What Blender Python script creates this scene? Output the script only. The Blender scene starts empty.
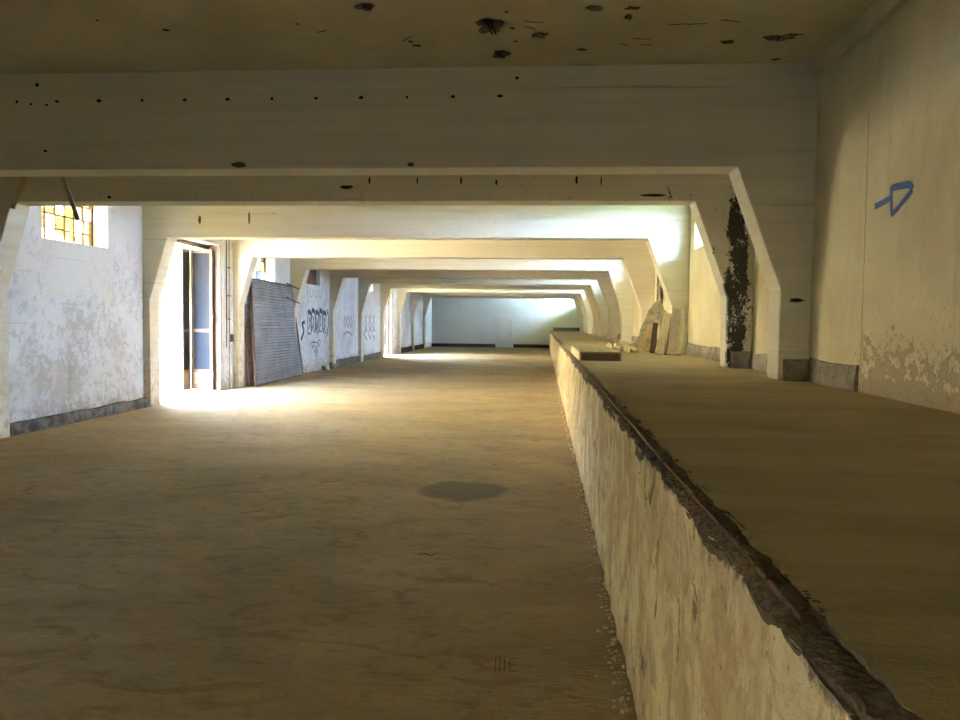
import bpy, bmesh, math, random
from mathutils import Vector, Matrix, noise
S = bpy.context.scene
C = S.collection
PI = math.pi

# ------------------------------------------------------------------ camera
cam = bpy.data.cameras.new('camera')
cam.sensor_width = 36.0
cam.lens = 784.1 / 960 * 36
cam.clip_end = 400
camo = bpy.data.objects.new('camera', cam)
C.objects.link(camo)
camo.matrix_world = (Matrix.Translation((0, 0, 1.5)) @ Matrix.Rotation(0.0798, 4, 'Z')
                     @ Matrix.Rotation(PI/2 - 0.048, 4, 'X') @ Matrix.Rotation(0.011, 4, 'Z'))
S.camera = camo

# ------------------------------------------------------------------ sky, sun, exposure
W = bpy.data.worlds.new('sky')
S.world = W
W.use_nodes = True
wn = W.node_tree
wn.nodes.clear()
wo = wn.nodes.new('ShaderNodeOutputWorld')
wb = wn.nodes.new('ShaderNodeBackground')
wb.inputs['Color'].default_value = (0.48, 0.66, 1.0, 1)
wb.inputs['Strength'].default_value = 188.0
wn.links.new(wb.outputs[0], wo.inputs[0])

sun = bpy.data.lights.new('sun', 'SUN')
sun.energy = 175.0
sun.angle = math.radians(0.6)
sun.color = (1.0, 0.86, 0.62)
suno = bpy.data.objects.new('sun', sun)
C.objects.link(suno)
# the sun stands over the right side of the roof; the yard and the added facade across it are in full sun
sd = Vector((-0.62, 0.12, -0.80)).normalized()
suno.rotation_euler = sd.to_track_quat('-Z', 'Y').to_euler()
suno.location = (-20, 5, 30)

S.view_settings.view_transform = 'Standard'
S.view_settings.look = 'None'
S.view_settings.gamma = 1.0
S.view_settings.use_curve_mapping = False
S.view_settings.exposure = 0.38

# ------------------------------------------------------------------ measured geometry
XL, CL, HL = -6.757, -6.629, -6.311
XR, CR, HR = 2.313, 2.043, 1.653
ZP, ZB, ZC, ZK = 1.02, 2.869, 3.754, 1.807
T = 0.35
YF = 47.33
YB = -6.0
def FY(n):
    return 7.0 if n == 1 else 12.789 + (n - 3) * 3.879

# ------------------------------------------------------------------ material helpers
class G:
    """tiny node-graph writer"""
    def __init__(s, name):
        s.m = bpy.data.materials.new(name)
        s.m.use_nodes = True
        s.t = s.m.node_tree
        s.b = s.t.nodes['Principled BSDF']
        s.pos = s.t.nodes.new('ShaderNodeNewGeometry').outputs['Position']
    def put(s, sock, v):
        if isinstance(v, bpy.types.NodeSocket):
            s.t.links.new(v, sock)
        elif isinstance(v, (tuple, list)):
            sock.default_value = tuple(v) + ((1,) if len(v) == 3 and len(sock.default_value) == 4 else ())
        else:
            sock.default_value = v
    def map(s, scale=(1, 1, 1), loc=(0, 0, 0), rot=(0, 0, 0), vec=None):
        n = s.t.nodes.new('ShaderNodeMapping')
        n.inputs['Scale'].default_value = scale
        n.inputs['Location'].default_value = loc
        n.inputs['Rotation'].default_value = rot
        s.t.links.new(vec or s.pos, n.inputs[0])
        return n.outputs[0]
    def noise(s, scale, detail=4, rough=.6, vec=None, dist=0, col=False):
        n = s.t.nodes.new('ShaderNodeTexNoise')
        n.inputs['Scale'].default_value = scale
        n.inputs['Detail'].default_value = detail
        n.inputs['Roughness'].default_value = rough
        n.inputs['Distortion'].default_value = dist
        s.t.links.new(vec or s.pos, n.inputs['Vector'])
        return n.outputs['Color' if col else 'Fac']
    def voro(s, scale, vec=None, feature='F1', out='Distance'):
        n = s.t.nodes.new('ShaderNodeTexVoronoi')
        n.feature = feature
        n.inputs['Scale'].default_value = scale
        s.t.links.new(vec or s.pos, n.inputs['Vector'])
        return n.outputs[out]
    def step(s, v, a, b, lo=0., hi=1.):
        n = s.t.nodes.new('ShaderNodeMapRange')
        n.interpolation_type = 'SMOOTHSTEP'
        s.put(n.inputs['Value'], v)
        if a > b:
            a, b, lo, hi = b, a, hi, lo
        n.inputs['From Min'].default_value = a
        n.inputs['From Max'].default_value = b
        n.inputs['To Min'].default_value = lo
        n.inputs['To Max'].default_value = hi
        return n.outputs[0]
    def math(s, op, a, b=0.0, c=None):
        n = s.t.nodes.new('ShaderNodeMath')
        n.operation = op
        s.put(n.inputs[0], a); s.put(n.inputs[1], b)
        if c is not None: s.put(n.inputs[2], c)
        return n.outputs[0]
    def mul(s, *a):
        r = a[0]
        for x in a[1:]: r = s.math('MULTIPLY', r, x)
        return r
    def add(s, *a):
        r = a[0]
        for x in a[1:]: r = s.math('ADD', r, x)
        return r
    def mix(s, f, a, b, mode='MIX'):
        n = s.t.nodes.new('ShaderNodeMix')
        n.data_type = 'RGBA'; n.blend_type = mode
        s.put(n.inputs[0], f); s.put(n.inputs[6], a); s.put(n.inputs[7], b)
        return n.outputs[2]
    def xyz(s, vec=None):
        n = s.t.nodes.new('ShaderNodeSeparateXYZ')
        s.t.links.new(vec or s.pos, n.inputs[0])
        return n.outputs
    def done(s, col, rough=.85, height=None, strength=.4, dist=.02, metal=0, spec=.3):
        s.put(s.b.inputs['Base Color'], col)
        s.put(s.b.inputs['Roughness'], rough)
        s.put(s.b.inputs['Metallic'], metal)
        s.b.inputs['Specular IOR Level'].default_value = spec
        if height is not None:
            n = s.t.nodes.new('ShaderNodeBump')
            n.inputs['Strength'].default_value = strength
            n.inputs['Distance'].default_value = dist
            s.put(n.inputs['Height'], height)
            s.t.links.new(n.outputs[0], s.b.inputs['Normal'])
        return s.m

PAINT = (0.83, 0.785, 0.66)
CEMENT = (0.40, 0.36, 0.29)
DARK = (0.035, 0.028, 0.018)

def band(g, v, a, b, soft):
    """1 inside a..b"""
    return g.mul(g.step(v, a - soft, a + soft), g.step(v, b + soft, b - soft))

# ceiling: whitewashed concrete with dirt haze and shuttering marks
g = G('ceiling_concrete')
n1 = g.noise(.7, 5, .6); n2 = g.noise(9, 4, .6)
c = g.mix(g.step(n1, .35, .7), (0.74, 0.67, 0.46), (0.60, 0.53, 0.34))
c = g.mix(g.mul(g.step(n2, .58, .72), .35), c, (0.42, 0.37, 0.28))
M_CEIL = g.done(c, .9, g.add(g.noise(30, 3), g.mul(n2, 2)), .25, .01)

# frames: painted concrete with board marks, black mould on the second frame
g = G('frame_painted_concrete')
X, Y, Z = g.xyz()
brd = g.noise(1.0, 4, .6, g.map((.5, .5, 16)))
n2 = g.noise(6, 5, .65); nf = g.noise(40, 3, .6)
c = g.mix(g.step(brd, .3, .75), PAINT, (0.75, 0.70, 0.56))
c = g.mix(g.mul(g.step(n2, .66, .71), .35), c, CEMENT)
# scuffed low parts of the posts
low = g.mul(g.step(Z, 1.4, .1), g.step(n2, .50, .60))
c = g.mix(g.mul(low, .6), c, (0.46, 0.38, 0.27))
# thin horizontal form lines
ln = g.noise(1.0, 2, .5, g.map((.35, .35, 40), (3, 1, 2)))
c = g.mix(g.mul(g.step(ln, .70, .74), .5), c, (0.36, 0.31, 0.22))
# mould / tar streak beside the right wall of frame two
mY = band(g, Y, 8.8, 9.0, .05)
nv = g.noise(1.0, 6, .7, g.map((9, 9, 4.5)))
mc1 = g.mul(band(g, X, 2.00, 2.20, .07), band(g, Z, .9, 2.15, .3))
mc2 = g.mul(band(g, X, 2.02, 2.16, .05), band(g, Z, 2.45, 2.95, .12))
mc3 = g.mul(band(g, X, 2.06, 2.24, .06), band(g, Z, 2.1, 2.7, .2), .7)
mk = g.mul(mY, g.step(g.add(g.mul(g.math('MINIMUM', g.add(mc1, mc2, g.mul(band(g, X, 2.02, 2.27, .08), band(g, Z, 1.2, 2.45, .2), .55), mc3), 1.0), .17), g.mul(nv, .62), g.mul(g.noise(34, 4, .7), .38)), .60, .635))
c = g.mix(mk, c, DARK)
# rust stain rows under beam of frame two
M_FRAME = g.done(c, .85, g.add(g.mul(brd, 1.2), nf, g.mul(n2, 1.5), g.mul(mk, -1)), .3, .012)

# left wall: chalky whitewash worn to grey cement in mottled patches
g = G('whitewashed_wall')
X, Y, Z = g.xyz()
n1 = g.noise(.9, 5, .6); n2 = g.noise(7.5, 9, .78, dist=.5); n3 = g.noise(22, 6, .7)
c = g.mix(g.step(n1, .35, .65), (0.85, 0.87, 0.90), (0.77, 0.78, 0.80))
pt = g.step(g.add(g.mul(n2, .75), g.mul(n1, .3), g.step(Z, 3.4, .2, -.03, .03)), .545, .60)
c = g.mix(g.mul(pt, .42), c, (0.46, 0.45, 0.42))
pt2 = g.step(n3, .64, .70)
c = g.mix(g.mul(pt2, .5), c, (0.36, 0.31, 0.25))
c = g.mix(g.mul(g.step(Z, .45, .1), g.step(n2, .42, .55), .6), c, (0.40, 0.33, 0.24))
# smoother re-plastered panel below the first window
pn = g.mul(band(g, Y, 10.1, 11.9, .02), band(g, Z, 1.75, 2.6, .02))
c = g.mix(g.mul(pn, .75), c, (0.80, 0.80, 0.78))
# dirt line where paint stops
ln = g.noise(1, 2, .5, g.map((1, .5, 34)))
c = g.mix(g.mul(g.step(ln, .69, .73), .4), c, (0.4, 0.36, 0.3))
M_WALL = g.done(c, .92, g.add(g.mul(pt, -1.0), g.mul(n3, .8), g.mul(pt2, -.8)), .5, .012)

# right wall: cream distemper, chips and bare render near the viewer
g = G('cream_plaster_wall')
X, Y, Z = g.xyz()
n1 = g.noise(1.3, 5, .6); n2 = g.noise(7, 7, .7, dist=.3); n3 = g.noise(26, 5, .7)
nst = g.noise(1, 5, .65, g.map((1, 5, .8)))
c = g.mix(g.step(n1, .35, .68), (0.80, 0.73, 0.50), (0.70, 0.62, 0.40))
c = g.mix(g.mul(g.step(nst, .52, .68), .35), c, (0.54, 0.48, 0.34))
# small chips, denser low down
lo = g.step(Z, 2.0, 1.2)
ch = g.step(g.add(n3, g.mul(lo, .06), g.mul(n2, .12)), .725, .755)
c = g.mix(g.mul(ch, .85), c, (0.33, 0.24, 0.15))
# big bare patch
lim = g.add(1.40, g.mul(g.math('SUBTRACT', g.noise(3.2, 6, .7), .5), 1.1))
bare = g.mul(g.step(g.math('SUBTRACT', lim, Z), -.005, .012), g.step(g.math('ADD', Y, g.mul(n2, .08)), 5.93, 5.91))
isl = g.step(g.noise(9, 6, .65, g.map((1, 1, 1.3), (4, 2, 7))), .52, .50)
bare = g.mul(bare, g.math('MAXIMUM', isl, g.step(Z, 1.16, 1.1)))
c = g.mix(g.mul(bare, .9), c, g.mix(n2, (0.50, 0.41, 0.27), (0.40, 0.31, 0.20)))
rim = g.mul(g.step(g.noise(9, 6, .65, g.map((1, 1, 1.3), (4, 2, 7))), .535, .52), g.step(g.noise(9, 6, .65, g.map((1, 1, 1.3), (4, 2, 7))), .50, .515), g.step(Y, 5.93, 5.9), g.step(Z, 1.5, 1.3))
c = g.mix(g.mul(rim, .6), c, (0.25, 0.18, 0.11))
# vertical joint crack
cr = g.math('ABSOLUTE', g.math('SUBTRACT', g.add(Y, g.mul(g.noise(2.5, 5, .7), .10)), 5.97))
ck = g.mul(g.step(cr, .012, .003), g.step(Z, 3.1, 3.0))
c = g.mix(g.mul(ck, .6), c, (0.30, 0.24, 0.15))
M_RWALL = g.done(c, .88, g.add(g.mul(bare, -1.6), g.mul(ch, -1.2), g.mul(n3, .5), g.mul(ck, -1.5)), .55, .012)

g = G('far_wall_paint')
n1 = g.noise(.6, 5, .6)
c = g.mix(g.step(n1, .3, .7), (0.84, 0.85, 0.86), (0.76, 0.77, 0.78))
M_FAR = g.done(c, .9, g.noise(12, 4), .2, .01)

# floor: trodden dust over concrete
g = G('dusty_concrete_floor')
X, Y, Z = g.xyz()
sw = g.noise(1, 6, .62, g.map((.5, .9, 1), rot=(0, 0, .25)), dist=.8)
n1 = g.noise(.35, 5, .6); n3 = g.noise(14, 6, .7); nn = g.noise(90, 2, .6)
sc = g.noise(1, 4, .6, g.map((2.2, 4.2, 1), rot=(0, 0, -.5)), dist=1.5)
sand = g.noise(1, 5, .7, g.map((7, 26, 1), rot=(0, 0, .35)), dist=1.2)
c = g.mix(g.step(sw, .36, .66), (0.49, 0.365, 0.195), (0.36, 0.265, 0.135))
c = g.mix(g.mul(g.step(n1, .4, .65), .5), c, (0.36, 0.275, 0.165))
c = g.mix(g.mul(g.step(sc, .54, .64), .5), c, (0.22, 0.16, 0.09))
c = g.mix(g.mul(g.step(g.noise(1, 7, .72, g.map((5, 8, 1), (2, 2, 0), (0, 0, .5)), dist=1.0), .52, .62), .4), c, (0.24, 0.17, 0.095))
c = g.mix(g.mul(g.step(n3, .6, .72), .3), c, (0.50, 0.40, 0.26))
c = g.mix(g.mul(g.step(sand, .55, .68), .35), c, (0.20, 0.145, 0.08))
c = g.mix(g.mul(g.step(sand, .44, .34), .3), c, (0.58, 0.45, 0.27))
# damp oval patch
dx = g.math('DIVIDE', g.math('SUBTRACT', X, -.69), .42)
dy = g.math('DIVIDE', g.math('SUBTRACT', Y, 6.90), .42)
rr = g.add(g.mul(dx, dx), g.mul(dy, dy), g.mul(g.math('SUBTRACT', g.noise(4, 5, .6), .5), 1.3))
ov = g.step(rr, 1.15, .65)
c = g.mix(g.mul(ov, .72), c, (0.085, 0.068, 0.05))
# darker strip beside the platform, fading out down the hall
st = g.mul(g.step(X, -.35, .35), g.step(Y, 14, 6))
c = g.mix(g.mul(st, .25), c, (0.20, 0.145, 0.085))
M_FLOOR = g.done(c, .88, g.add(g.mul(sw, 1.8), g.mul(sc, .8), g.mul(n3, .35), g.mul(sand, .7), g.mul(nn, .10)), .6, .025, spec=.25)

g = G('platform_top_dust')
X, Y, Z = g.xyz()
sw = g.noise(1, 6, .62, g.map((.8, 2.6, 1), rot=(0, 0, .15)), dist=.8)
n3 = g.noise(16, 6, .7); nn = g.noise(80, 2, .6)
c = g.mix(g.step(sw, .36, .66), (0.54, 0.43, 0.25), (0.43, 0.335, 0.19))
c = g.mix(g.mul(g.step(n3, .6, .72), .25), c, (0.20, 0.15, 0.09))
M_PTOP = g.done(c, .9, g.add(g.mul(sw, 1.6), g.mul(n3, .8), g.mul(nn, .2)), .5, .02, spec=.2)

# platform front: lime render, vertical streaks, brown losses
g = G('platform_front_render')
X, Y, Z = g.xyz()
vs = g.noise(1, 7, .68, g.map((2.4, 2.4, 1.7)), dist=.6)
vs2 = g.noise(1, 6, .7, g.map((7, 6, 5), (5, 2, 1)), dist=.7)
vs3 = g.noise(1, 6, .7, g.map((5, 5, 3.6), (1, 8, 3)), dist=.6)
n3 = g.noise(30, 5, .7); n1 = g.noise(1.6, 5, .6)
c = g.mix(g.step(vs, .42, .60), (0.86, 0.76, 0.52), (0.64, 0.50, 0.29))
c = g.mix(g.mul(g.step(vs2, .50, .60), .6), c, (0.50, 0.37, 0.21))
c = g.mix(g.mul(g.step(vs2, .44, .38), .5), c, (0.90, 0.85, 0.70))
c = g.mix(g.mul(g.step(vs3, .60, .625), .75), c, (0.26, 0.18, 0.10))
c = g.mix(g.mul(g.step(vs3, .665, .685), .9), c, (0.055, 0.04, 0.025))
c = g.mix(g.mul(g.step(n3, .63, .68), .5), c, (0.30, 0.22, 0.13))
c = g.mix(g.mul(g.step(Z, .20, .0), g.step(n1, .3, .6), .6), c, (0.36, 0.26, 0.15))
# broken brown top rim
rimz = g.add(Z, g.mul(g.math('SUBTRACT', g.noise(5, 6, .7), .5), .20))
c = g.mix(g.mul(g.step(rimz, .985, 1.005), .9), c, (0.115, 0.082, 0.048))
M_PFRONT = g.done(c, .9, g.add(g.mul(vs, -2.0), g.mul(vs2, -1.4), g.mul(g.step(vs3, .60, .64), -1.2), g.mul(n3, .8)), .8, .025)

g = G('crumbled_concrete_edge')
n3 = g.noise(28, 6, .75); n4 = g.voro(60)
c = g.mix(g.step(n3, .35, .65), (0.075, 0.052, 0.028), (0.18, 0.125, 0.065))
M_EDGE = g.done(c, .95, g.add(n3, g.mul(n4, .6)), .9, .02)

g = G('rough_plinth_cement')
n2 = g.noise(5, 6, .7); n3 = g.noise(30, 4, .7)
c = g.mix(g.step(n2, .38, .62), (0.16, 0.135, 0.10), (0.36, 0.31, 0.22))
c = g.mix(g.mul(g.step(n3, .6, .66), .6), c, (0.6, 0.55, 0.42))
M_PLINTH = g.done(c, .9, g.add(n2, n3), .6, .015)
g = G('dark_cement_skirting')
n2 = g.noise(6, 6, .7)
M_SKIRT = g.done(g.mix(g.step(n2, .4, .62), (0.055, 0.055, 0.05), (0.20, 0.19, 0.17)), .85, n2, .5, .02)
g = G('black_tar_skirting')
M_TAR = g.done(g.mix(g.noise(8), (0.025, 0.025, 0.028), (0.07, 0.065, 0.06)), .8)

def plain(name, col, rough=.7, metal=0, var=.25, scale=8, stretch=(1, 1, 1), bump=.2):
    g = G(name)
    n = g.noise(scale, 5, .65, g.map(stretch))
    c2 = tuple(x * (1 - var) for x in col)
    return g.done(g.mix(g.step(n, .3, .7), col, c2), rough, n, bump, .006, metal)
M_WOODP = plain('pale_sawn_wood', (0.82, 0.68, 0.42), .75, 0, .3, 6, (5, 5, .6))
M_WOODG = plain('weathered_pink_board', (0.62, 0.51, 0.42), .8, 0, .3, 6, (5, 5, .6))
M_WOODB = plain('brown_old_wood', (0.24, 0.15, 0.085), .75, 0, .4, 6, (5, 5, .6))
M_WOODD = plain('dark_stained_wood', (0.085, 0.05, 0.03), .7, 0, .4, 6, (4, 4, 1))
M_DOORW = plain('varnished_door_wood', (0.13, 0.072, 0.03), .5, 0, .45, 5, (8, 8, .5))
M_LID = plain('dusty_plywood', (0.42, 0.33, 0.20), .85, 0, .3, 3, (4, .6, 1))
M_RUST = plain('rusted_steel', (0.20, 0.10, 0.05), .75, .3, .5, 30)
M_STEEL = plain('dull_steel', (0.22, 0.18, 0.14), .55, .7, .4, 20)
M_WHITE = plain('white_painted_door', (0.80, 0.81, 0.80), .6, 0, .12, 2)
M_RUBBLE = plain('plaster_rubble', (0.78, 0.68, 0.46), .95, 0, .4, 15, bump=.5)
M_MOTT = plain('mottled_plaster_board', (0.74, 0.69, 0.52), .95, 0, .55, 11, bump=.6)
M_BLUE = plain('blue_spray_paint', (0.012, 0.075, 0.24), .6, 0, .3, 25)
M_INK = plain('faded_blue_black_spray', (0.10, 0.12, 0.19), .8, 0, .3, 9)
M_INKF = plain('very_faded_blue_spray', (0.40, 0.46, 0.60), .85, 0, .3, 9)
M_INKR = plain('faded_reddish_scribble', (0.62, 0.52, 0.50), .85, 0, .3, 9)
M_HOLE = plain('dark_hole', (0.03, 0.024, 0.014), .95, 0, .4, 60)
M_SPALL = plain('spalled_concrete', (0.15, 0.12, 0.07), .95, 0, .5, 40, bump=.9)
M_BARE = plain('bare_grey_render', (0.46, 0.42, 0.33), .95, 0, .3, 12)
M_BARK = plain('bark', (0.20, 0.15, 0.10), .9, 0, .4, 12)
M_TEX = plain('warm_bounce_render', (0.88, 0.76, 0.50), .9, 0, .15, 2)  # warm tint chosen to colour the light bounced into the hall
g = G('gravel_yard')
v = g.voro(22, out='Color'); n1 = g.noise(.8, 5)
c = g.mix(g.step(n1, .35, .65), (0.46, 0.40, 0.30), (0.42, 0.35, 0.24))
c = g.mix(.25, c, v, 'MULTIPLY')
M_GRAVEL = g.done(c, .95, g.voro(22), .5, .02)
M_GRASS = plain('dark_grass', (0.07, 0.10, 0.035), .95, 0, .4, 6, bump=.4)
# corrugated galvanised sheet
g = G('grey_ribbed_sheet_metal')
n1 = g.noise(2.5, 5, .6); n2 = g.noise(25, 4, .6)
c = g.mix(g.step(n1, .35, .65), (0.40, 0.43, 0.47), (0.30, 0.32, 0.35))
c = g.mix(g.mul(g.step(n2, .60, .70), .4), c, (0.16, 0.12, 0.10))
M_RIB = g.done(c, .5, n2, .15, .005, .35, .4)

def glass_mat(name, tint, tr, rough=.1):
    m = bpy.data.materials.new(name); m.use_nodes = True
    t = m.node_tree; t.nodes.clear()
    o = t.nodes.new('ShaderNodeOutputMaterial')
    a = t.nodes.new('ShaderNodeBsdfTransparent'); a.inputs[0].default_value = tuple(tint) + (1,)
    b = t.nodes.new('ShaderNodeBsdfPrincipled')
    b.inputs['Base Color'].default_value = (0.25, 0.24, 0.20, 1); b.inputs['Roughness'].default_value = rough
    no = t.nodes.new('ShaderNodeTexNoise'); no.inputs['Scale'].default_value = 6
    mr = t.nodes.new('ShaderNodeMapRange')
    mr.inputs['To Min'].default_value = max(0, tr - .12); mr.inputs['To Max'].default_value = min(1, tr + .12)
    t.links.new(no.outputs[0], mr.inputs[0])
    x = t.nodes.new('ShaderNodeMixShader')
    t.links.new(mr.outputs[0], x.inputs[0]); t.links.new(b.outputs[0], x.inputs[1]); t.links.new(a.outputs[0], x.inputs[2])
    t.links.new(x.outputs[0], o.inputs[0])
    return m
M_GLASS = glass_mat('dusty_window_glass', (0.97, 0.97, 0.88), .85)
M_GLASSY = glass_mat('yellowed_window_glass', (0.50, 0.46, 0.26), .85)
m = bpy.data.materials.new('frosted_window_glass'); m.use_nodes = True
tt = m.node_tree; tt.nodes.clear()
o_ = tt.nodes.new('ShaderNodeOutputMaterial'); a_ = tt.nodes.new('ShaderNodeBsdfTranslucent'); b_ = tt.nodes.new('ShaderNodeBsdfTransparent')
a_.inputs[0].default_value = (0.78, 0.87, 1.0, 1); x_ = tt.nodes.new('ShaderNodeMixShader'); x_.inputs[0].default_value = .62
tt.links.new(a_.outputs[0], x_.inputs[1]); tt.links.new(b_.outputs[0], x_.inputs[2]); tt.links.new(x_.outputs[0], o_.inputs[0])
M_FROST = m
M_GLASSD = glass_mat('grimy_door_glass', (0.55, 0.60, 0.66), .30, .3)

def leaf_mat(name, col):
    m = bpy.data.materials.new(name); m.use_nodes = True
    b = m.node_tree.nodes['Principled BSDF']
    b.inputs['Base Color'].default_value = col + (1,)
    b.inputs['Roughness'].default_value = .6
    return m
M_LEAF = leaf_mat('green_leaves', (0.22, 0.32, 0.07))  # plain mid-green leaf colour
M_LEAF2 = leaf_mat('yellow_green_leaves', (0.34, 0.38, 0.10))

# ------------------------------------------------------------------ mesh helpers
def obj(name, bm, mat, parent=None, smooth=False):
    me = bpy.data.meshes.new(name)
    bmesh.ops.recalc_face_normals(bm, faces=bm.faces)
    bm.to_mesh(me); bm.free()
    for m in (mat if isinstance(mat, (list, tuple)) else [mat]):
        me.materials.append(m)
    if smooth:
        for p in me.polygons: p.use_smooth = True
    o = bpy.data.objects.new(name, me)
    C.objects.link(o)
    if parent is not None:
        o.parent = parent
        o.matrix_parent_inverse = parent.matrix_world.inverted()
    return o
def empty(name, loc):
    o = bpy.data.objects.new(name, None); C.objects.link(o)
    o.location = loc
    o.matrix_world = Matrix.Translation(loc)
    o.empty_display_size = .2
    return o
def struct(o, label=None):
    o['kind'] = 'structure'
    if label: o['label'] = label
    return o
def tag(o, label, cat, group=None, kind=None):
    o['label'] = label; o['category'] = cat
    if group: o['group'] = group
    if kind: o['kind'] = kind
    return o
def box(bm, x0, x1, y0, y1, z0, z1, M=None):
    vs = [Vector((x, y, z)) for x in (x0, x1) for y in (y0, y1) for z in (z0, z1)]
    if M: vs = [M @ v for v in vs]
    b = [bm.verts.new(v) for v in vs]
    for f in ((0, 1, 3, 2), (4, 6, 7, 5), (0, 4, 5, 1), (2, 3, 7, 6), (0, 2, 6, 4), (1, 5, 7, 3)):
        bm.faces.new([b[i] for i in f])
def bev(o, w=.01, seg=2):
    m = o.modifiers.new('bevel', 'BEVEL'); m.width = w; m.segments = seg; m.limit_method = 'ANGLE'
    return o
def tube(bm, pts, r, n=8):
    pts = [Vector(p) for p in pts]
    rings = []
    for i, p in enumerate(pts):
        d = (pts[min(i + 1, len(pts) - 1)] - pts[max(i - 1, 0)]).normalized()
        a = d.orthogonal().normalized(); b = d.cross(a)
        rr = r[i] if isinstance(r, (list, tuple)) else r
        rings.append([bm.verts.new(p + rr * (math.cos(2*PI*k/n) * a + math.sin(2*PI*k/n) * b)) for k in range(n)])
    for i in range(len(rings) - 1):
        if (rings[i+1][0].co - rings[i][0].co).length > 1e3: continue
        for k in range(n):
            bm.faces.new((rings[i][k], rings[i][(k+1) % n], rings[i+1][(k+1) % n], rings[i+1][k]))
    bm.faces.new(rings[0]); bm.faces.new(rings[-1][::-1])
def plank(bm, p0, p1, w, t, side):
    """a board from p0 to p1, width w along 'side', thickness t"""
    p0, p1, side = Vector(p0), Vector(p1), Vector(side)
    d = (p1 - p0).normalized()
    s = (side - d * side.dot(d)).normalized(); n = d.cross(s)
    c = []
    for p in (p0, p1):
        for a, b in ((-1, -1), (1, -1), (1, 1), (-1, 1)):
            c.append(bm.verts.new(p + s * a * w/2 + n * b * t/2))
    for f in ((0, 1, 2, 3), (7, 6, 5, 4), (0, 4, 5, 1), (1, 5, 6, 2), (2, 6, 7, 3), (3, 7, 4, 0)):
        bm.faces.new([c[i] for i in f])
def plate(bm, outline, normal, th):
    """thick plate from a closed outline of 3-D points"""
    nrm = Vector(normal).normalized() * th
    a = [bm.verts.new(Vector(p)) for p in outline]
    b = [bm.verts.new(Vector(p) + nrm) for p in outline]
    bm.faces.new(a); bm.faces.new(b[::-1])
    for i in range(len(a)):
        j = (i + 1) % len(a)
        bm.faces.new((a[i], b[i], b[j], a[j]))
def blob_outline(cx, cy, rx, ry, seed, n=18, amp=.35, ang=0):
    out = []
    for i in range(n):
        t = 2*PI*i/n
        k = 1 + amp * noise.noise(Vector((math.cos(t)*1.5, math.sin(t)*1.5, seed*7.3))) * 1.8
        u, v = rx*k*math.cos(t), ry*k*math.sin(t)
        out.append((cx + u*math.cos(ang) - v*math.sin(ang), cy + u*math.sin(ang) + v*math.cos(ang)))
    return out
def ribbon(bm, pts, w, to3, th=.003):
    """painted stroke: pts 2-D, to3 maps (u,v,h) to 3-D; rounded ends"""
    n = len(pts)
    L, R = [], []
    for i in range(n):
        a = Vector(pts[max(i-1, 0)]); b = Vector(pts[min(i+1, n-1)])
        d = (b - a); d = d.normalized() if d.length > 1e-6 else Vector((1, 0))
        q = Vector((-d.y, d.x)); ww = (w[i] if isinstance(w, (list, tuple)) else w) / 2
        p = Vector(pts[i])
        L.append(p + q*ww); R.append(p - q*ww)
    for i in range(n - 1):
        quad = [L[i], L[i+1], R[i+1], R[i]]
        lo = [bm.verts.new(to3(v.x, v.y, 0)) for v in quad]
        hi = [bm.verts.new(to3(v.x, v.y, th)) for v in quad]
        bm.faces.new(hi); bm.faces.new(lo[::-1])
        for k in range(4):
            bm.faces.new((lo[k], lo[(k+1) % 4], hi[(k+1) % 4], hi[k]))

# ------------------------------------------------------------------ structure
# walls with openings: openings = [(y0,y1,z0,z1)]
def wall_x(name, xa, xb, y0, y1, z0, z1, ops, mat, label):
    bm = bmesh.new()
    ops = sorted(ops)
    y = y0
    for (a, b, c, d) in ops:
        box(bm, xa, xb, y, a, z0, z1)
        if c > z0: box(bm, xa, xb, a, b, z0, c)
        if d < z1: box(bm, xa, xb, a, b, d, z1)
        y = b
    box(bm, xa, xb, y, y1, z0, z1)
    return struct(obj(name, bm, mat), label)

WT = .50
D1 = (13.30, 16.05, 0.0, 3.05)
D2 = (32.60, 34.70, 0.0, 3.05)
FILL_OPENING = [(-3.3, -0.9, .35, 1.0)]  # unseen opening added behind the camera to let in fill light
LW = [(10.14, 11.75, 2.58, 3.38), (17.60, 19.37, 2.45, 3.20), (22.0, 23.35, 2.55, 3.2), (29.4, 30.75, 2.70, 3.2)]
RW = [(FY(n) + .85, FY(n) + (3.49 if n == 2 else 3.2), 2.66, 3.30) for n in (2, 4, 6, 8)] + [(44.3, 46.8, 2.62, 3.55)]

bm = bmesh.new(); box(bm, XL - WT, 3.0, YB - .3, YF + .3, -.25, 0)
floor = struct(obj('floor', bm, M_FLOOR), 'dusty brown concrete floor of the long hall')
bm = bmesh.new(); box(bm, XL - WT - .6, XR + WT + 1.25, YB - .3, YF + .3, ZC, ZC + .28)  # left overhang added out of view to trim steep sky light
ceiling = struct(obj('ceiling', bm, M_CEIL), 'dark low concrete ceiling with spalled patches')
wall_left = wall_x('wall_left', XL - WT, XL, YB, YF, 0, ZC, FILL_OPENING + [D1, D2] + LW, M_WALL, 'whitewashed left wall with worn grey patches')
wall_right = wall_x('wall_right', XR, XR + WT, YB, YF, 0, ZC, RW, M_RWALL, 'cream plastered right wall above the platform')
bm = bmesh.new(); box(bm, XL - WT, XR + WT, YF, YF + .3, 0, ZC)
wall_far = struct(obj('wall_far', bm, M_FAR), 'pale grey end wall at the far end')
bm = bmesh.new(); box(bm, XL - WT, XR + WT, YB - .3, YB, 0, ZC)
struct(obj('wall_back', bm, M_CEIL), 'wall behind the viewer')
bm = bmesh.new(); box(bm, -90, 90, -60, 120, -.45, -.25)
box(bm, -90, XL - WT, -60, 120, -.26, -.03)
struct(obj('ground', bm, M_GRAVEL), 'pale gravel yard outside the hall')
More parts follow.
